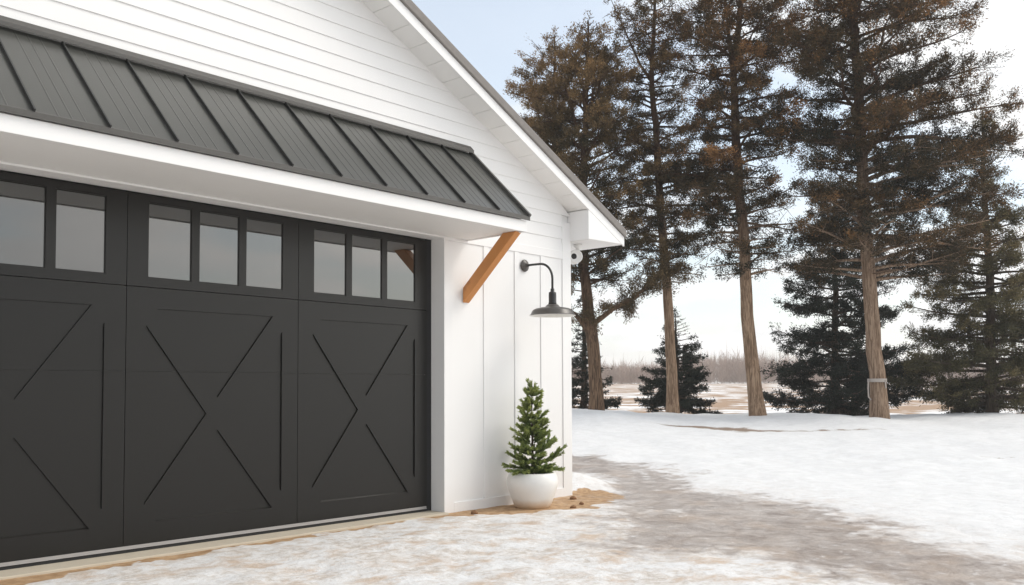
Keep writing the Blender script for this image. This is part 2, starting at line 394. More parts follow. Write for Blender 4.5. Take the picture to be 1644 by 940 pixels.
ground = np_mesh('ground', np.stack([X, Y, Z], -1).reshape(-1, 3), F, t.m, None,
                 dict(ice=ice_a.ravel(), sand=sand_a.ravel(), field=fld.ravel(), brown=brown.ravel(), drive=drive.ravel()), True)
tag(ground, kind='structure')
GH = lambda x, y: float(height(np.array([x]), np.array([y]))[0])

slab = MB().box(-4.4, 1.438, -0.065, 0.6, -0.15, -0.002).build('pavement', M_CONC, None, bevel=0.006); tag(slab, kind='structure')

# ------------------------------------------------------------------ garage
XL, XR, XC, SL = -6.019, 3.275, -1.372, 0.4967
OXR, OXL = 1.435, -4.179
def prof(x): return 2.954+((3.265-x) if x > XC else (x+6.009))*SL
garage = empty('garage', (XC, 4.5, 0), 'white gabled garage with charcoal carriage door and dark metal awning', 'garage')
GP = garage.location
def gb(mb, name, mat, parent=garage, **k):
    """build a part modelled in world coordinates"""
    p = parent
    base = Vector((0, 0, 0)); q = p
    while q is not None: base += q.location; q = q.parent
    mb.v = [(x-base.x, y-base.y, z-base.z) for x, y, z in mb.v]
    return mb.build(name, mat, p, **k)
# walls behind the cladding
w = MB(); w.box(XL+.02, OXL-.0125, 0.0085, 0.17, -0.1, 2.53); w.box(OXR+.0125, XR-.02, 0.0085, 0.17, -0.1, 2.53); w.box(OXL-.0125, OXR+.0125, 0.0085, 0.17, 2.4665, 2.53)
gb(w, 'board_wall', M_BOARD)
s = MB()                                                        # horizontal lap siding, every course overlapping the next
z = 2.519
while z < 5.25:
    z1 = min(z+0.128, 5.25)
    xa0, xb0 = XC-(5.257-z)/SL, XC+(5.257-z)/SL; xa1, xb1 = XC-(5.257-z1)/SL, XC+(5.257-z1)/SL
    xa0, xa1 = max(xa0, XL+.14), max(xa1, XL+.14); xb0, xb1 = min(xb0, XR-.141), min(xb1, XR-.141)
    if z > 2.78: xb0, xb1 = XC+(5.257-z)/SL, XC+(5.257-z1)/SL
    xb0, xb1 = min(xb0, XR-.003), min(xb1, XR-.003)
    s.add([(xa0, 0.002, z), (xb0, 0.002, z), (xb1, 0.010, z1), (xa1, 0.010, z1), (xa0, 0.03, z), (xb0, 0.03, z), (xb1, 0.03, z1), (xa1, 0.03, z1)],
          [(0, 1, 2, 3), (0, 4, 5, 1), (1, 5, 6, 2), (0, 3, 7, 4)])
    z += 0.128
gb(s, 'lap_siding', M_SIDING, recalc=False)
gw = MB().prism([(XL+.02, 2.53), (XR-.02, 2.53), (XR-.02, 2.95), (XC, 5.24), (XL+.02, 2.95)], lambda x, z: (x, 0.031, z), lambda x, z: (x, 0.17, z))
gb(gw, 'gable_wall', M_BOARD)
for x in (1.955, 2.392, 2.785, -4.75, -5.16, -5.56):
    gb(MB().box(x, x+0.064, 0.0, 0.0088, 0.072, 2.4345), 'batten', M_TRIM, bevel=0.003)
gb(MB().box(XR-.141, XR, -0.0015, 0.14, -0.10, 2.83), 'corner_board', M_TRIM, bevel=0.003)
gb(MB().box(XL, XL+.141, -0.0015, 0.14, -0.10, 2.83), 'corner_board', M_TRIM, bevel=0.003)
gb(MB().box(OXR+.165, XR-.141, -0.001, 0.0088, 2.4355, 2.519), 'frieze_board', M_TRIM, bevel=0.003)
gb(MB().box(OXR+.125, XR-.141, -0.004, 0.0088, -0.09, 0.071), 'skirt_board', M_TRIM, bevel=0.003)
# casing and reveal round the door opening
gb(MB().box(OXR, OXR+0.012, -0.010, 0.1705, -0.05, 2.463).box(OXR+0.013, OXR+0.124, -0.005, 0.0125, -0.05, 2.4345).box(OXR+.0125, OXR+.164, -0.003, 0.0088, 2.4355, 2.519), 'door_jamb', M_TRIM, bevel=0.002)
gb(MB().box(OXL-0.012, OXL, -0.010, 0.1705, -0.05, 2.463).box(OXL-0.124, OXL-.013, -0.005, 0.0125, -0.05, 2.519), 'door_jamb', M_TRIM, bevel=0.002)
gb(MB().box(OXL+.001, OXR-.001, -0.010, 0.1705, 2.451, 2.465).box(OXL+.001, OXR-.001, -0.004, 0.0125, 2.466, 2.519), 'door_header', M_TRIM, bevel=0.002)
# side walls, back wall
sw = MB().box(XR-.16, XR-.012, 0.142, 9.2, -0.1, 2.9).box(XL+.012, XL+.16, 0.142, 9.2, -0.1, 2.9)
sw.prism([(XL+.02, -0.1), (XR-.02, -0.1), (XR-.02, 2.95), (XC, 5.24), (XL+.02, 2.95)], lambda x, z: (x, 9.2, z), lambda x, z: (x, 9.35, z))
gb(sw, 'side_wall', M_SIDING)
# roof: rake soffit, fascia, shingles
YO = -0.25                                                    # face of the rake fascia
XE = 3.895                                                    # eave tip
def slope_prism(mb, dz0, dz1, y0, y1, xa, xb, side):
    sx = lambda x: x if side > 0 else 2*XC-x
    top = [(sx(x), z) for x, z in ((xa, 2.954+(3.265-xa)*SL+dz0), (xb, 2.954+(3.265-xb)*SL+dz0), (xb, 2.954+(3.265-xb)*SL+dz1), (xa, 2.954+(3.265-xa)*SL+dz1))]
    return mb.prism(top, lambda x, z: (x, y0, z), lambda x, z: (x, y1, z))
so = MB()
for side in (1, -1):
    x = XC; k = 0
    while x < 3.26:
        x1 = min(x+0.2, 3.266); gap = 0.0035 if k % 2 else 0.0015
        slope_prism(so, -0.004, 0.012, YO+0.02, 0.05, x+gap, x1-gap, side); x = x1; k += 1
    slope_prism(so, 0.0125, 0.03, YO+0.02, 0.05, XC, 3.3, side)
gb(so, 'rake_soffit', M_SOFFIT)
fa = MB()
for side in (1, -1): slope_prism(fa, -0.012, 0.088, YO, YO+0.0195, XC, XE, side)
gb(fa, 'rake_fascia', M_TRIM, bevel=0.002)
ro = MB()
for side in (1, -1): slope_prism(ro, 0.0885, 0.178, YO-0.022, 9.6, XC, XE+0.015, side)
gb(ro, 'roof', M_SHINGLE, bevel=0.008)
for side in (1, -1):
    eb = MB()
    sx = (lambda x: x) if side > 0 else (lambda x: 2*XC-x)
    eb.prism([(sx(3.262), 2.636), (sx(XE), 2.652), (sx(XE), 2.70), (sx(3.262), 2.954+0.003*SL-0.016)], lambda x, z: (x, YO+0.003, z), lambda x, z: (x, YO+0.0225, z))
    eb.prism([(sx(3.262), 2.636), (sx(3.281), 2.636), (sx(3.281), 2.936), (sx(3.262), 2.945)], lambda x, z: (x, YO+0.023, z), lambda x, z: (x, 0.12, z))
    eb.prism([(sx(3.285), 2.632), (sx(XE), 2.649), (sx(XE), 2.662), (sx(3.285), 2.645)], lambda x, z: (x, YO+0.023, z), lambda x, z: (x, 9.3, z))
    eb.prism([(sx(XE-.02), 2.663), (sx(XE), 2.663), (sx(XE), 2.70), (sx(XE-.02), 2.72)], lambda x, z: (x, YO+0.023, z), lambda x, z: (x, 9.3, z))
    gb(eb, 'eave_box', M_TRIM, bevel=0.002)

# ---- awning over the door (part of the garage)
AX0, AX1 = -4.514, 1.770
AYF = -0.72
def az(y): return 2.588+(y-(-0.74))*(3.292-2.588)/0.74          # roof surface height
aw = MB()
aw.prism([(0.0, 2.4665), (AYF+0.021, 2.4665), (AYF+0.021, 2.545), (0.0, 3.25)], lambda y, z: (AX1-0.045, y-0.006, z), lambda y, z: (AX0+0.045, y-0.006, z))
awning = gb(aw, 'awning', M_SOFFIT)
gb(MB().box(AX0+0.02, AX1-0.02, AYF, AYF+0.02, 2.457, 2.556).box(AX1-0.044, AX1-0.02, AYF+0.0205, -0.006, 2.4575, 2.55), 'fascia_board', M_TRIM, awning, bevel=0.003)
nrm = Vector((0, -(3.292-2.588), 0.74)).normalized()
mp = MB()
def on_roof(x, y, h): return (x, y+nrm.y*h, az(y)+nrm.z*h)
mp.add([on_roof(AX0, -0.742, 0), on_roof(AX1, -0.742, 0), on_roof(AX1, -0.01, 0), on_roof(AX0, -0.01, 0), on_roof(AX0, -0.742, -.012), on_roof(AX1, -0.742, -.012), on_roof(AX1, -0.01, -.012), on_roof(AX0, -0.01, -.012)],
       [(0, 1, 2, 3), (4, 7, 6, 5), (0, 4, 5, 1), (1, 5, 6, 2), (2, 6, 7, 3), (3, 7, 4, 0)])
def rib(mb, x, w, h, ya=-0.741, yb=-0.03, w2=None):
    w2 = w if w2 is None else w2
    a = [on_roof(x-w/2, ya, -0.003), on_roof(x+w/2, ya, -0.003), on_roof(x+w2/2, ya, h), on_roof(x-w2/2, ya, h)]
    b = [on_roof(x-w/2, yb, -0.003), on_roof(x+w/2, yb, -0.003), on_roof(x+w2/2, yb, h), on_roof(x-w2/2, yb, h)]
    mb.add(a+b, [(0, 1, 2, 3), (7, 6, 5, 4), (0, 4, 5, 1), (1, 5, 6, 2), (2, 6, 7, 3), (3, 7, 4, 0)])
seams = [1.373-0.4077*k for k in range(15) if 1.373-0.4077*k > AX0+.05]
for x in [1.373+0.4077]+seams:
    for q in (0.32, 0.50, 0.68): rib(mp, x-0.4077*q, 0.022, 0.0020, w2=0.006)
metal = gb(mp, 'metal_roof', M_METAL, awning)
for x in seams: sm_ = MB(); rib(sm_, x, 0.009, 0.022); gb(sm_, 'standing_seam', M_SEAM, awning)
for x in (AX1-0.012, AX0+0.012): e = MB(); rib(e, x, 0.026, 0.028, -0.742, -0.012); gb(e, 'rake_flashing', M_METALDK, awning)
d = MB(); d.prism([(-0.7435, 2.5565), (-0.738, 2.5565), (-0.738, 2.5835), (-0.722, 2.600), (-0.722, 2.6045), (-0.7435, 2.590)], lambda y, z: (AX0, y, z), lambda y, z: (AX1, y, z)); gb(d, 'drip_edge', M_METALDK, awning)
r = MB(); r.prism([(-0.0055, 3.345), (-0.020, 3.345), (-0.064, 3.300), (-0.064, 3.270), (-0.0055, 3.305)], lambda y, z: (AX0, y, z), lambda y, z: (AX1-0.004, y, z)); gb(r, 'ridge_flashing', M_METALDK, awning, bevel=0.003)
b = MB(); b.prism([(-0.001, 1.882), (-0.001, 2.020), (-0.500, 2.4655), (-0.655, 2.4655)], lambda y, z: (1.678, y, z), lambda y, z: (1.760, y, z)); gb(b, 'bracket', M_CEDAR, awning, bevel=0.005)

# ---- garage door (part of the garage)
PW = 1.372; DY = 0.150
dm = MB()
for z0, z1 in ((0.045, 1.2192), (1.2208, 1.798), (1.802, 2.44)):
    dm.box(-4.114, 1.370, DY+0.0125, DY+0.055, z0, z1)
dm.box(-4.11, 1.366, DY+0.03, DY+0.05, 0.05, 2.43)
door = gb(dm, 'garage_door', M_DOOR)
def clip_plate(mb, outer, holes, bands):
    """one plate per door section: clip outline and holes at the section joints"""
    import bmesh
    for z0, z1 in bands:
        me = MB().plate(outer, holes, DY, DY+0.0126, 0.188); bm = bmesh.new()
        vs = [bm.verts.new(p) for p in me.v]
        for f in me.f:
            try: bm.faces.new([vs[i] for i in f])
            except ValueError: pass
        for zz, nz in ((z0, -1), (z1, 1)):
            bmesh.ops.bisect_plane(bm, geom=bm.verts[:]+bm.edges[:]+bm.faces[:], plane_co=(0, 0, zz), plane_no=(0, 0, nz), clear_outer=True)
        bm.verts.index_update()
        mb.add([tuple(v.co) for v in bm.verts], [tuple(v.index for v in f.verts) for f in bm.faces]); bm.free()
for k in range(4):
    x0 = -3*PW+PW*k; g = 0.0022
    tri = [[(.140, 1.537), (.140, .309), (.595, .920)], [(.217, 1.655), (.682, 1.037), (1.142, 1.655)],
           [(1.226, 1.540), (.770, .920), (1.226, .309)], [(.217, .188), (1.147, .188), (.684, .801)]]
    tri = [[(x0+a, b) for a, b in T] for T in tri]
    pm = MB(); x1 = x0+PW
    clip_plate(pm, [(x0+g, 0.046), (x1-g, 0.046), (x1-g, 1.7972), (x0+g, 1.7972)], tri, ((0.04, 1.2193), (1.2207, 1.80)))
    gb(pm, 'cross_panel', M_DOOR, door, recalc=True)
    ws = [(.145, .467), (.525, .847), (.905, 1.227)]
    holes = [[(x0+a, 1.866), (x0+a, 2.388), (x0+b, 2.388), (x0+b, 1.866)] for a, b in ws]
    wm_ = MB().plate([(x0+g, 1.8028), (x1-g, 1.8028), (x1-g, 2.4395), (x0+g, 2.4395)], holes, DY, DY+0.0126)
    for a, b in ws:      # glazing rebate
        for bx in ((a, a+.008, 1.866, 2.388), (b-.008, b, 1.866, 2.388), (a+.008, b-.008, 1.866, 1.874), (a+.008, b-.008, 2.380, 2.388)):
            wm_.box(x0+bx[0]+.0004, x0+bx[1]-.0004, DY+0.006, DY+0.0122, bx[2]+.0004, bx[3]-.0004)
    gb(wm_, 'window_frame', M_DOOR, door, recalc=True)
    for a, b in ws: gb(MB().box(x0+a+.001, x0+b-.001, DY+0.0088, DY+0.0121, 1.867, 2.387), 'window_pane', M_GLASS, door)
gb(MB().box(-4.112, 1.366, DY+0.0, DY+0.012, 0.021, 0.044).box(-4.112, 1.366, DY-0.006, DY-0.0005, 0.021, 0.027), 'bottom_rail', M_ALU, door, bevel=0.002)
gb(MB().box(-4.112, 1.366, DY+0.004, DY+0.05, -0.001, 0.0205), 'bottom_seal', M_SEAL, door)
gb(MB().box(1.373, OXR-.001, DY+0.012, DY+0.03, -0.001, 2.45).box(OXL+.001, -4.117, DY+0.012, DY+0.03, -0.001, 2.45).box(-4.116, 1.372, DY+0.056, DY+0.07, 0.0, 2.4505), 'door_stop', M_SEAL, door)

# ------------------------------------------------------------------ wall lamp
LX = 2.537
lamp = empty('wall_lamp', (LX, 0, 2.308), 'dark gooseneck barn lamp with wide shade on white board wall', 'lamp')
def rot_y(mb, c):     # lathe made about Z -> axis along -Y
    mb.v = [(c[0]+x, c[1]-z, c[2]+y) for x, y, z in mb.v]; return mb
p_ = rot_y(MB().lathe([(0, 0), (.060, 0), (.060, .006), (.052, .013), (.030, .022), (.020, .028), (.020, .046), (.012, .05), (0, .05)], n=32), (0, -0.0015, 0)); p_.build('wall_plate', M_LAMP, lamp, True)
pts = [(0, -0.03, 0.0), (0, -0.10, 0.0), (0, -0.20, -0.002)]
for k in range(1, 10):
    a = k/9*math.pi/2; pts.append((0, -0.20-0.157*math.sin(a), -0.002-0.157*(1-math.cos(a))))
pts.append((0, -0.357, -0.30))
MB().tube(pts, 0.0115, 12).build('arm', M_LAMPBK, lamp, True)
LC = (0, -0.357, 1.792-2.308)
MB().lathe([(0, .262), (.016, .262), (.019, .25), (.019, .232), (.036, .222), (.036, .205), (.037, .20), (.037, .128), (.040, .122), (.040, .108), (0, .108)], LC, 28).build('socket', M_LAMPBK, lamp, True, bevel=0)
sh = MB().lathe([(.030, .112), (.052, .106), (.066, .092), (.075, .082), (.12, .076), (.160, .068), (.184, .057), (.197, .042), (.207, .020), (.220, .004), (.224, .0)], LC, 56)
sh.build('shade', M_LAMP, lamp, True)
MB().lathe([(.2235, -.0012), (.219, .002), (.205, .018), (.194, .039), (.181, .052), (.157, .062), (.1, .07), (.0, .075)], LC, 56).build('shade_lining', M_ENAMEL, lamp, True)
MB().lathe([(0, .02), (.018, .024), (.029, .04), (.026, .058), (.014, .07), (.014, .0745)], LC, 20).build('bulb', M_ENAMEL, lamp, True)

# ------------------------------------------------------------------ small camera fixture under the eave
fx = empty('security_camera', (3.475, 0.06, 2.634), 'small rounded white camera fixture with dark lens beneath the eave corner', 'security camera')
fx.rotation_euler = (0, 0, R_(-37)); fx.scale = (0.95, 0.95, 0.95)
MB().lathe([(0, 0.002), (.05, 0.002), (.05, -.02), (.035, -.035), (.022, -.045), (.022, -.10), (0, -.10)], n=24).build('mount', M_PLASTIC, fx, True)
bd = MB().lathe([(0, -.12), (.05, -.118), (.073, -.10), (.078, -.06), (.078, .02), (.076, .05), (.066, .056), (.058, .050), (0, .046)], n=32)
bd.v = [(x-0.035, -z-0.0, y-0.14) for x, y, z in bd.v]; bd.build('housing', M_PLASTIC, fx, True)
ln = MB().lathe([(0, .058), (.022, .056), (.032, .050), (.034, .0462), (0, .0462)], n=24)
ln.v = [(x-0.06, -z-0.0, y-0.14) for x, y, z in ln.v]; ln.build('lens', M_LENS, fx, True)

# ------------------------------------------------------------------ potted spruce
PX, PY = 2.305, -0.292; PZ = -0.028
pot = empty('planter_pot', (PX, PY, PZ), 'round white glazed pot on the sandy strip by the wall', 'pot')
prf = [(0, 0.0), (.150, 0.0), (.160, .006), (.178, .04), (.205, .11), (.228, .175), (.240, .225), (.242, .255), (.236, .290), (.222, .320), (.210, .332), (.200, .334), (.192, .328), (.190, .31), (.185, .29)]
MB().lathe(prf, n=64).build('bowl', M_POT, pot, True)
MB().lathe([(.188, .296), (.12, .303), (0, .306)], n=32).build('soil', M_SOIL, pot, True)

def leaves_arrays(P, D, L, W, rng, tone, flat=0.0):
    """diamond blades: base P, direction D (unit), length L, width W"""
    n = len(P); rv = rng.normal(size=(n, 3))
    if flat: rv[:, 2] += flat*np.where(rng.random(n) < .5, 1, -1)
    S = np.cross(D, rv); S /= np.linalg.norm(S, axis=1, keepdims=True)+1e-9
    mid = P+D*(L*0.45)[:, None]; tip = P+D*L[:, None]; w = (W*0.5)[:, None]
    V = np.stack([P, mid-S*w, tip, mid+S*w], 1).reshape(-1, 3)
    F = np.arange(n*4).reshape(n, 4); return V, F, np.repeat(tone, 4)

sp = empty('potted_spruce', (PX, PY, PZ+0.30), 'small green spruce growing in the white pot', 'shrub')
rng = np.random.default_rng(5)
stem = MB().tube([(0, 0, 0), (.006, .003, .3), (-.004, .0, .6), (.0, 0, .86)], [.014, .011, .007, .003], 8)
LP, LD, LL, LW, LT = [], [], [], [], []
def brush(a, b, dens=1000, nl=0.028, tone0=0.4):
    a = np.array(a); b = np.array(b); d = b-a; L = np.linalg.norm(d); d = d/L
    n = max(8, int(L*dens)); s = rng.random(n)**0.85; P_ = a+d*(s*L)[:, None]
    rv = rng.normal(size=(n, 3)); rv -= (rv@d)[:, None]*d; rv /= np.linalg.norm(rv, axis=1, keepdims=True)+1e-9
    D_ = d*0.95+rv*0.75; D_ /= np.linalg.norm(D_, axis=1, keepdims=True)
    LP.append(P_); LD.append(D_); LL.append(nl*(0.7+0.6*rng.random(n))); LW.append(np.full(n, 0.0075)); LT.append(np.clip(tone0+0.5*(s-0.4)+0.12*rng.normal(size=n), 0, 1))
    stem.tube([a, (a+b)/2+np.array([0, 0, -.004]), b], [.0035, .0025, .0012], 4)
zz = 0.02; k = 0
while zz < 0.80:
    f = zz/0.88
    ext = (0.165*(1-f)**0.9+0.045)*(0.70+0.50*math.sin(k*1.7)**2)
    nb = int(9.2-3.8*f)
    for q in range(nb):
        a = 2*math.pi*(q+rng.random()*0.5)/nb+k*2.4; l = ext*(0.55+0.85*rng.random())
        rise = -0.05+0.45*f+0.65*rng.random()-0.12*(f < .2)
        A = np.array([0, 0, zz]); dv = np.array([math.cos(a), math.sin(a), rise])
        if math.sin(a) > 0.4: l *= 0.85
        B = A+dv*l; brush(A+dv*l*0.15, B, tone0=0.36+0.25*f+0.28*rng.random())
        for sgn in (-1, 1):
            for u in (0.4, 0.65):
                if rng.random() < 0.7 and l > 0.05:
                    C0 = A+dv*l*u; ca = a+sgn*(0.7+0.3*rng.random()); ll = l*(0.30+0.25*rng.random())
                    brush(C0, C0+np.array([math.cos(ca), math.sin(ca), rise+0.25*rng.random()])*ll, tone0=0.38+0.2*f+0.3*rng.random())
    zz += 0.044+0.03*rng.random(); k += 1
for a, l, r_ in ((2.9, .32, .10), (3.3, .27, .25), (-.4, .33, -.08), (-.1, .27, .05)):
    A = np.array([0, 0, .07]); brush(A, A+np.array([math.cos(a), math.sin(a), r_])*l, tone0=.5)
    for sg in (-.5, .5): B = A+np.array([math.cos(a), math.sin(a), r_])*l*.55; brush(B, B+np.array([math.cos(a+sg), math.sin(a+sg), r_+.15])*l*.4, tone0=.5)
brush((0, 0, .74), (-.012, 0, .885), tone0=.6); brush((0, 0, .78), (-.075, -.01, .90), tone0=.6); brush((0, 0, .78), (.05, 0, .86), tone0=.6); brush((0, 0, .70), (-.10, 0, .80), tone0=.6)
V, F, T = leaves_arrays(np.concatenate(LP), np.concatenate(LD), np.concatenate(LL), np.concatenate(LW), rng, np.concatenate(LT))
np_mesh('needles', V, F, M_FOL_FRESH, sp, dict(tone=T))
stem.build('stem', M_BARK_SP, sp, True, recalc=False)

# ------------------------------------------------------------------ dirt clods on the sand
for i, (x, y, s_, lab) in enumerate(((3.02, -0.21, .030, 'brown dirt clod lying against the foot of the corner board'),
                                     (2.76, -0.52, .022, 'brown dirt clod on open sand between the pot and the corner'),
                                     (2.50, -0.62, .024, 'brown dirt clod at the sand edge just in front of the pot'),
                                     (1.62, -0.20, .030, 'brown dirt clod by the skirting next to the door jamb'))):
    rg = np.random.default_rng(i); m = MB(); n = 10
    for a in range(7):
        th = math.pi*a/6
        for b in range(n): 
            ph = 2*math.pi*b/n; q = s_*(0.75+0.5*rg.random()); m.v.append((q*1.35*math.sin(th)*math.cos(ph), q*math.sin(th)*math.sin(ph), q*0.7*math.cos(th)))
    m.f = [(a*n+b, a*n+(b+1) % n, (a+1)*n+(b+1) % n, (a+1)*n+b) for a in range(6) for b in range(n)]
    o = m.build('dirt_clod', M_CLOD, None, True); o.location = (x, y, GH(x, y)+s_*0.35); o.rotation_euler = (0, 0, i*1.3)
    tag(o, lab, 'clod', 'dirt clods along the garage wall')

# ------------------------------------------------------------------ conifers
UP = np.array([0, 0, 1.0])
def frame_pt(r, t, z): return CAM*np.array([1, 1, 0])+RV*r+FV*t+UP*z
class Crown:
    def __init__(s): s.P, s.D, s.L, s.W, s.T = [], [], [], [], []
    def add(s, P, D, L, W, T):
        s.P.append(P); s.D.append(D); s.L.append(L); s.W.append(W); s.T.append(T)
def unit(v): return v/(np.linalg.norm(v)+1e-9)
def conifer(name, label, t, trunk, crown, r0, seed, fol, bark, style, n_limb, leaf=(0.045, 0.10, 0.023), dens=1.0, forks=(), dead=0, zbase_drop=0.25, group='conifers along the snowy yard edge', tone_b=0.35, extra=(), gap=0.32, bows=()):
    rng = np.random.default_rng(seed)
    base = frame_pt(trunk[0][0], t, trunk[0][1]-zbase_drop)
    root = empty(name, base, label, 'tree', group)
    loc = lambda r, d, z: (RV*(r-trunk[0][0])+FV*d+UP*(z-trunk[0][1]+zbase_drop))
    tr = np.array(trunk); zs = tr[:, 1]; top = zs[-1]
    dep = np.cumsum(np.r_[0, rng.normal(0, 0.08, len(tr)-1)])
    def tp(z): return loc(np.interp(z, zs, tr[:, 0]), np.interp(z, zs, dep), z)
    H = top-zs[0]
    def trad(z): return r0*max(0.05, (1-(z-zs[0])/H)**0.65)
    wood = MB()
    zz = np.linspace(zs[0]-0.0, top, 26); 
    pts = [loc(tr[0, 0], 0, zs[0]-zbase_drop)]+[tp(z)+np.array([rng.normal(0, .012), rng.normal(0, .012), 0]) for z in zz]
    rad = [r0*1.30]+[trad(z)*(1+0.22*math.exp(-(z-zs[0])/0.35)) for z in zz]
    wood.tube(pts, rad, 14)
    # slightly irregular cross section
    wood.v = [tuple(np.array(p)+np.array([math.sin(p[2]*3+i*2.1), math.cos(p[2]*2.3+i*1.7), 0])*0.02*r0/0.3) for i, p in enumerate(wood.v)]
    C = Crown(); cz = np.array([c[0] for c in crown]); o = np.argsort(cz); cz = cz[o]
    cl = np.array([c[1] for c in crown])[o]; cr_ = np.array([c[2] for c in crown])[o]
    axis_ = []
    for (z0, dr, dz) in forks:               # extra leaders
        a = tp(z0); b = a+RV*dr*0.4+UP*dz*0.4+FV*rng.normal(0, .1); c = a+RV*dr+UP*dz
        rr = trad(z0)*0.75; wood.tube([a, (a+b)/2+RV*dr*.05, b, c], [rr, rr*.85, rr*.6, rr*.15], 8)
        axis_.append((z0, a, c))
    def leafy(A, B, ln, tone, up=0.0, tipb=0.0):
        """sprays of short blades along a twig A-B"""
        d = B-A; L = np.linalg.norm(d); d = d/(L+1e-9); n = max(5, int(L/0.0038*dens*ln))
        s = rng.random(n); P = A+d*(s*L)[:, None]+rng.normal(0, 1, (n, 3))*np.array([.05, .05, .06])*style.get('jit', 1)
        D = d*0.9+rng.normal(0, 0.62, (n, 3))+UP*up; D /= np.linalg.norm(D, axis=1, keepdims=True)
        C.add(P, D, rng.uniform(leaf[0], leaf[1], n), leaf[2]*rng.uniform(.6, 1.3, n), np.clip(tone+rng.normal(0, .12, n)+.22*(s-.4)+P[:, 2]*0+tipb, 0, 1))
    def limb(z, phi, lenf, a0=None, bare=0.0, dirz=None):
        e_r = (np.interp(z, cz, cr_)-np.interp(z, zs, tr[:, 0])) if math.cos(phi) > 0 else (np.interp(z, zs, tr[:, 0])-np.interp(z, cz, cl))
        e_d = 0.45*(np.interp(z, cz, cr_)-np.interp(z, cz, cl)); e_r = max(0.12, e_r)
        L = math.hypot(e_r*math.cos(phi), e_d*math.sin(phi))*lenf
        h = RV*math.cos(phi)+FV*math.sin(phi)
        a = tp(z) if a0 is None else a0
        rise = style['rise']+rng.normal(0, style['rj']); droop = style['droop']
        f = (z-cz[0])/(cz[-1]-cz[0]+1e-6); rise += style.get('toprise', 0)*f
        n = 8; pts = []; side = np.cross(UP, h); wob = rng.normal(0, 0.06, 2)
        for i in range(n+1):
            s = i/n
            zoff = L*(rise*s-droop*s*s+style['tip']*s**3)
            pts.append(a+h*L*s+UP*zoff+side*L*(wob[0]*math.sin(s*3)+wob[1]*math.sin(s*6)))
        pts = np.array(pts); rb = min(trad(z)*0.45, 0.012+0.018*L)
        wood.tube(pts, [rb*(1-0.88*i/n) for i in range(n+1)], 6)
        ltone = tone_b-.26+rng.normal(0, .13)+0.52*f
        ld = rng.uniform(.65, 1.25)
        sp_ = style['space']; k = max(3, int(L/sp_)); sgn = 1
        for j in range(k):
            s = 0.16+0.84*(j+rng.random()*.8)/k
            if s < bare: continue
            q = min(n-1, int(s*n)); p = pts[q]+(pts[q+1]-pts[q])*(s*n-q); td = unit(pts[q+1]-pts[q])
            for sg in (sgn, -sgn):
                if rng.random() < 0.16: continue
                ang = R_(rng.uniform(35, 70)); sd = unit(np.cross(UP, td))*sg
                dv = unit(td*math.cos(ang)+sd*math.sin(ang)+UP*(style['twigup']+rng.normal(0, style.get('tv', .36))))
                tl = max(0.14, min(style['tmax'], (0.42*(1.08-s)+0.10)*L*rng.uniform(.6, 1.15)))
                B = p+dv*tl; M = (p+B)/2+UP*rng.normal(0, .02)*tl
                wood.tube([p, M, B], [0.010, 0.007, 0.003], 3, cap=False)
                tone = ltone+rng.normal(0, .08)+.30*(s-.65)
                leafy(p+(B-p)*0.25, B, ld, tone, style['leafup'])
                for u in (0.35, 0.6, 0.82):
                    if tl > 0.22 and rng.random() < .85:
                        sd2 = unit(np.cross(UP, dv))*rng.choice([-1, 1]); q0 = p+(B-p)*u
                        B2 = q0+unit(dv*.7+sd2*.7+UP*(style['twigup']+rng.normal(0, .45)))*tl*rng.uniform(.25, .45)
                        leafy(q0, B2, ld, tone+.05, style['leafup'])
            sgn = -sgn
        leafy(pts[-2], pts[-1]+(pts[-1]-pts[-2])*.5, ld*1.3, ltone+.1, style['leafup'])
    zlo, zhi = cz[0], top-0.10
    for i in range(n_limb):
        u = (i+rng.random())/n_limb; z = zlo+(zhi-zlo)*u**style.get('pow', 1.0)
        phi = i*2.39996+rng.normal(0, .35)
        limb(z, phi, rng.choice([1.0, .92, .8, .62, .45], p=[.28, .26, .22, .14, .10])*rng.uniform(.92, 1.05), bare=rng.choice([0, .1, .25]))
    for z0, a, c in axis_:
        for i in range(7):
            u = 0.3+0.7*i/6; q = a+(c-a)*u
            limb(min(z0+(c-a)[2]*u, top), i*2.4+.5, 0.42*(1.25-u), a0=q)
        leafy(a+(c-a)*.5, c, 1.0, tone_b+.25, .3)
    for (z, phi, lf, b) in extra: limb(z, phi, lf, bare=b)
    for pl in bows:                          # heavy curved low limbs
        q = np.array([loc(a, d_, z_) for a, d_, z_ in pl]); k = 12
        u = np.linspace(0, len(q)-1, k); q = np.stack([np.interp(u, np.arange(len(q)), q[:, i]) for i in range(3)], 1)
        wood.tube(q, list(np.linspace(.085, .02, k)), 8)
        for i in range(5, k):
            for w_ in range(4):
                td = unit(q[i]-q[i-1]); dv = unit(td*.5+rng.normal(0, .55, 3)+UP*.05); B = q[i]+dv*rng.uniform(.4, .95)
                wood.tube([q[i], B], [.014, .004], 3, cap=False); leafy(q[i]+(B-q[i])*.2, B, 1.1, tone_b-.1)
                for _ in range(2):
                    c_ = q[i]+(B-q[i])*rng.uniform(.4, .9); leafy(c_, c_+unit(dv+rng.normal(0, .7, 3))*.35, 1.0, tone_b-.05)
    leafy(tp(top-0.5), tp(top)+UP*0.15, 1.2, tone_b+.2, .4)
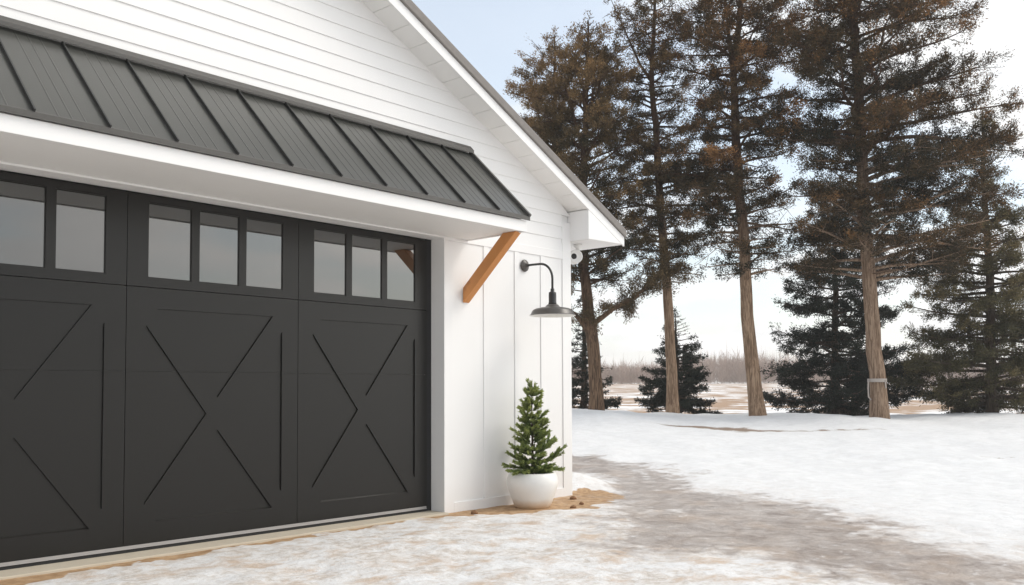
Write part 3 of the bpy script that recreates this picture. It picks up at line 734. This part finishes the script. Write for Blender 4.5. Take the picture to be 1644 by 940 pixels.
    for i in range(dead):                    # bare dead twigs below the crown
        z = rng.uniform(zlo-0.2, zlo+1.8); phi = rng.uniform(0, 6.28); h = RV*math.cos(phi)+FV*math.sin(phi); L = rng.uniform(.5, 1.5)
        a = tp(z); p1 = a+h*L*.5+UP*rng.uniform(-.1, .15)*L; p2 = a+h*L+UP*rng.uniform(-.35, .2)*L
        wood.tube([a, p1, p2], [.018, .011, .004], 4)
        for q in range(3):
            b0 = p1+(p2-p1)*rng.random(); wood.tube([b0, b0+unit(h+rng.normal(0, .8, 3))*L*.3], [.007, .003], 3)
    # noise gaps: thin the blades where a coarse 3-D noise is low
    P = np.concatenate(C.P); D = np.concatenate(C.D); L_ = np.concatenate(C.L); W_ = np.concatenate(C.W); T_ = np.concatenate(C.T)
    g = vnoise(P[:, 0]*1.6+P[:, 1]*.7, P[:, 2]*2.2+P[:, 1]*1.3, seed)*.6+vnoise(P[:, 0]*4.1-P[:, 1]*2, P[:, 2]*4.7+P[:, 1]*3, seed+5)*.4
    keep = rng.random(len(P)) < np.clip((g-gap)*6.0, 0.02, 1)
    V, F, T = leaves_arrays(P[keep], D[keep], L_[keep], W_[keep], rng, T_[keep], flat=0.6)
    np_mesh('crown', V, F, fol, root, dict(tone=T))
    wood.build('trunk', bark, root, True, recalc=False)
    return root

CEDAR = dict(rise=0.38, rj=.18, droop=.42, tip=.22, space=.26, tmax=.85, twigup=.10, leafup=.22, toprise=.35)
PINE = dict(rise=0.20, rj=.16, droop=.34, tip=.20, space=.25, tmax=.9, twigup=.06, leafup=.12, toprise=.25)
LOOSE = dict(rise=-.02, rj=.14, droop=.24, tip=.24, tv=.30, space=.20, tmax=.75, twigup=-.04, leafup=.10, toprise=.4, pow=1.1, jit=.9)
SPRUCE = dict(rise=-0.10, rj=.07, droop=.22, tip=.26, tv=.12, space=.19, tmax=.6, jit=.6, twigup=-.02, leafup=.10, toprise=.45, pow=1.15)
T = {'T0': (27, [(1.17, 0.43), (1.2, 5.31), (1.31, 9.11), (1.33, 11.8)], [(11.84, 1.23, 1.42), (11.04, 0.47, 1.74), (10.08, -0.1, 2.08), (8.16, -0.49, 2.63), (5.31, 0.54, 2.61), (4.36, 1.1, 2.41)]),
     'T1': (24, [(2.23, 0.55), (2.18, 2.16), (2.05, 3.16), (1.95, 4.33), (1.93, 6.52), (2.05, 9.07), (2.11, 11.12)], [(11.16, 2.0, 2.23), (10.61, 1.6, 2.79), (9.93, 1.09, 3.2), (9.08, 0.5, 3.36), (8.23, 0.16, 3.52), (6.53, 0.24, 3.67), (4.84, 0.81, 3.66), (3.83, 1.31, 3.73)]),
     'T2': (24.5, [(4.36, 0.44), (4.28, 3.19), (4.21, 4.56), (4.12, 6.11), (4.02, 8.36), (3.92, 9.75), (4.0, 11.15), (4.12, 12.91)], [(12.91, 3.81, 4.42), (11.86, 2.59, 5.01), (10.98, 2.67, 5.34), (10.1, 2.84, 5.16), (8.36, 2.74, 5.65), (6.63, 2.38, 5.8), (5.26, 2.37, 5.61), (4.22, 3.04, 5.26)]),
     'T3': (23.5, [(6.39, 0.35), (6.25, 2.45), (6.11, 4.41), (6.0, 5.9), (5.92, 8.05), (5.91, 9.72), (6.12, 10.9), (6.25, 13.6)], [(13.6, 5.66, 6.66), (12.25, 4.32, 7.8), (11.41, 3.98, 7.79), (9.73, 3.46, 7.76), (8.06, 4.27, 7.89), (6.4, 3.76, 7.7), (4.75, 4.56, 7.67), (4.01, 5.04, 7.82)]),
     'T4': (23, [(9.37, 0.35), (9.3, 2.08), (9.17, 3.85), (9.0, 5.78), (8.87, 8.71), (8.71, 11.17), (8.69, 14.49)], [(14.49, 8.33, 9.06), (12.5, 7.16, 10.73), (11.18, 6.65, 12.0), (10.03, 6.79, 12.21), (9.05, 6.29, 11.94), (7.9, 6.6, 12.56), (7.09, 6.58, 13.1), (6.28, 6.89, 12.52), (4.98, 6.87, 12.1), (3.75, 7.1, 11.7)]),
     'T5': (25, [(13.32, 0.31), (13.28, 2.16), (13.23, 4.42), (13.15, 6.7), (13.17, 8.74)], [(8.74, 13.06, 13.31), (7.94, 12.78, 13.6), (6.71, 12.13, 13.75), (4.95, 11.5, 14.6), (3.21, 10.9, 15.25), (1.47, 10.75, 15.54), (0.52, 11.37, 15.34)]),
     'S2': (28, [(10.02, 0.21), (10.1, 4.45), (10.11, 7.4)], [(7.4, 10.04, 10.19), (5.43, 9.04, 11.29), (3.48, 8.33, 12.3), (1.9, 7.85, 13.0), (1.2, 7.75, 13.1), (0.38, 7.99, 12.15)]),
     'S1': (28, [(5.14, 0.35), (5.12, 3.4)], [(3.49, 5.06, 5.22), (2.33, 4.43, 5.94), (1.55, 3.93, 6.13), (0.49, 3.59, 6.44)]),
     'S0': (29, [(2.32, 0.41), (2.33, 4.2)], [(4.2, 2.27, 2.39), (2.58, 1.81, 2.86), (1.58, 1.46, 3.27), (0.48, 1.16, 3.6)])}
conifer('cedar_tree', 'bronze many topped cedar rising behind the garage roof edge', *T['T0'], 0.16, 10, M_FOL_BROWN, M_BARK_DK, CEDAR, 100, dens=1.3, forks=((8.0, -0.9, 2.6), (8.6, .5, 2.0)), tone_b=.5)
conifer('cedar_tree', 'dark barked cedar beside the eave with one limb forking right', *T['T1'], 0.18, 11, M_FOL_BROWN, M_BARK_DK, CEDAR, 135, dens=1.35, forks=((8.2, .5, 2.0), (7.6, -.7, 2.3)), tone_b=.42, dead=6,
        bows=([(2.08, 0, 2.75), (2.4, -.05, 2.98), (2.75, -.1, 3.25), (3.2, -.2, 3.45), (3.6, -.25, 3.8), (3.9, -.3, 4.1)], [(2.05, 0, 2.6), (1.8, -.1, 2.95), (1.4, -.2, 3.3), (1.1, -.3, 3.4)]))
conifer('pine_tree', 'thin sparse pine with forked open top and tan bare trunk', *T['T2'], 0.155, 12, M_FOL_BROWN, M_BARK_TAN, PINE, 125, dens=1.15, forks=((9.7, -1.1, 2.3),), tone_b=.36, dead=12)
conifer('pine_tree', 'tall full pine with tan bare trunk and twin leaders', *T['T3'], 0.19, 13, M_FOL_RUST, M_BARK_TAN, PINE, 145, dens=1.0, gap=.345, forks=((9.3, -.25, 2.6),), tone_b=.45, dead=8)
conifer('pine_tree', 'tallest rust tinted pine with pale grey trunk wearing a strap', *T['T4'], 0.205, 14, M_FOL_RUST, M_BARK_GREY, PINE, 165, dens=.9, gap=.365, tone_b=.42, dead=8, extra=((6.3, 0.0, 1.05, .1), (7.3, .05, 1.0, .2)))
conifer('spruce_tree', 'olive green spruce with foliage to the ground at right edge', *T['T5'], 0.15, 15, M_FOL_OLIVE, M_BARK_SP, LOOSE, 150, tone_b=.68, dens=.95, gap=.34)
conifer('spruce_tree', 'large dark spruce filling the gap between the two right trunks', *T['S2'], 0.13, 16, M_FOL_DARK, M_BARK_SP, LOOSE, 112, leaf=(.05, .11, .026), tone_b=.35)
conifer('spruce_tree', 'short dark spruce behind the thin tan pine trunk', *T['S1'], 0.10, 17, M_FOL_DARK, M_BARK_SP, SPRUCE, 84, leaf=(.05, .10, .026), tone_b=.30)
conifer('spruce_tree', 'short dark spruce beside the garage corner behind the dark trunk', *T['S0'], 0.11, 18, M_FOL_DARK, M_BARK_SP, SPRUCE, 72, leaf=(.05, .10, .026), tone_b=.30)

# strap round the pale trunk
c0 = frame_pt(9.33, 23, 1.27); st = empty('strap', c0, 'pale weathered strap tied round the pale grey trunk with a hanging end', 'strap')
ring = MB()
for k in range(29):
    a = 2*math.pi*k/28; d = RV*math.cos(a)*.222+FV*math.sin(a)*.222
    for (s_, zz) in ((1, -.045), (1, .045), (1.06, .045), (1.06, -.045)): ring.v.append(tuple(d*s_+UP*zz))
for k in range(28):
    for q in range(4): ring.f.append((k*4+q, k*4+(q+1) % 4, k*4+4+(q+1) % 4, k*4+4+q))
ring.build('band', M_STRAP, st)
pL = RV*-.245-FV*.08
MB().tube([pL+UP*.03, pL-RV*.02-UP*.2, pL-RV*.01-UP*.42, pL+RV*.05-UP*.5], [.022]*4, 6).build('hanging_end', M_STRAP, st, True)
MB().tube([RV*.13-FV*.20+UP*.0, RV*.13-FV*.21-UP*.12, RV*.14-FV*.20-UP*.2], [.02]*3, 6).build('hanging_end', M_STRAP, st, True)

# ------------------------------------------------------------------ bare tree at the right edge
def bare_tree(name, label, r, t, h, seed, lean):
    rng = np.random.default_rng(seed); x, y = (CAM+RV*r+FV*t)[:2]; root = empty(name, (x, y, GH(x, y)), label, 'tree')
    w = MB()
    def grow(p, d, L, rad, lev):
        n = 4; pts = [p]; dd = d
        for i in range(n):
            dd = unit(dd+rng.normal(0, .10, 3)+UP*.05); pts.append(pts[-1]+dd*L/n)
        w.tube(pts, [rad*(1-.55*i/n) for i in range(n+1)], 5 if lev < 2 else 3, cap=False)
        if lev < 4:
            for i in range(4 if lev else 7):
                q = pts[1+int(rng.integers(0, n))]; s = unit(dd*1.0+rng.normal(0, .55, 3)+lean*.25)
                grow(q, s, L*rng.uniform(.45, .7), rad*.42, lev+1)
    grow(np.zeros(3), unit(UP+lean*.15), h*.5, .16, 0)
    w.build('trunk', M_TWIG, root, True, recalc=False); return root
bare_tree('bare_tree', 'pale bare deciduous tree with fine branches at far right', 17.9, 31, 10.5, 3, -RV)

# ------------------------------------------------------------------ far wood across the field (one mass)
rng = np.random.default_rng(77); Vs, Fs, Ts = [], [], []; nb = 0
P, D, L, W, TT = [], [], [], [], []
for i in range(7200):
    r = rng.uniform(-170, 240); t_ = rng.uniform(242, 275)
    hh = 5.0+2.6*float(fbm(np.array([r*.05]), np.array([0.5]), 5)[0])+rng.uniform(-1, 1.2)
    if 48 < r < 78: hh += 2.2
    if rng.random() < .06: hh *= 1.35
    b = frame_pt(r, t_, 0); z0 = GH(b[0], b[1])-.2; tone = rng.uniform(.2, .8)
    n = 22; s = rng.random(n)*.6; s[0] = 0
    p = b+np.array([0, 0, z0])+UP*(s*hh)[:, None]; d = UP+rng.normal(0, .5, (n, 3))*(np.arange(n) > 0)[:, None]; d /= np.linalg.norm(d, axis=1, keepdims=True)
    P.append(p); D.append(d); L.append(np.where(np.arange(n) == 0, hh, hh*rng.uniform(.15, .40, n))); W.append(np.where(np.arange(n) == 0, .12, rng.uniform(.07, .17, n))); TT.append(np.clip(tone+rng.normal(0, .1, n), 0, 1))
V, F, T_ = leaves_arrays(np.concatenate(P), np.concatenate(D), np.concatenate(L), np.concatenate(W), rng, np.concatenate(TT))
fw = np_mesh('far_wood', V, F, M_FAR, None, dict(tone=T_)); tag(fw, 'pale brown leafless wood far across the field', 'wood', kind='stuff')

# ------------------------------------------------------------------ air
hz = MB().box(-270, 640, -270, 640, -2.5, 24.0).build('haze', bpy.data.materials.new('haze air')); tag(hz, kind='stuff')
hm = hz.data.materials[0]; hm.use_nodes = True; hm.node_tree.nodes.clear()
ho = hm.node_tree.nodes.new('ShaderNodeOutputMaterial'); hv = hm.node_tree.nodes.new('ShaderNodeVolumePrincipled')
hv.inputs['Color'].default_value = (0.95, 0.93, 0.92, 1); hv.inputs['Density'].default_value = 0.0008
hm.node_tree.links.new(hv.outputs[0], ho.inputs['Volume'])
SC.cycles.volume_bounces = 1
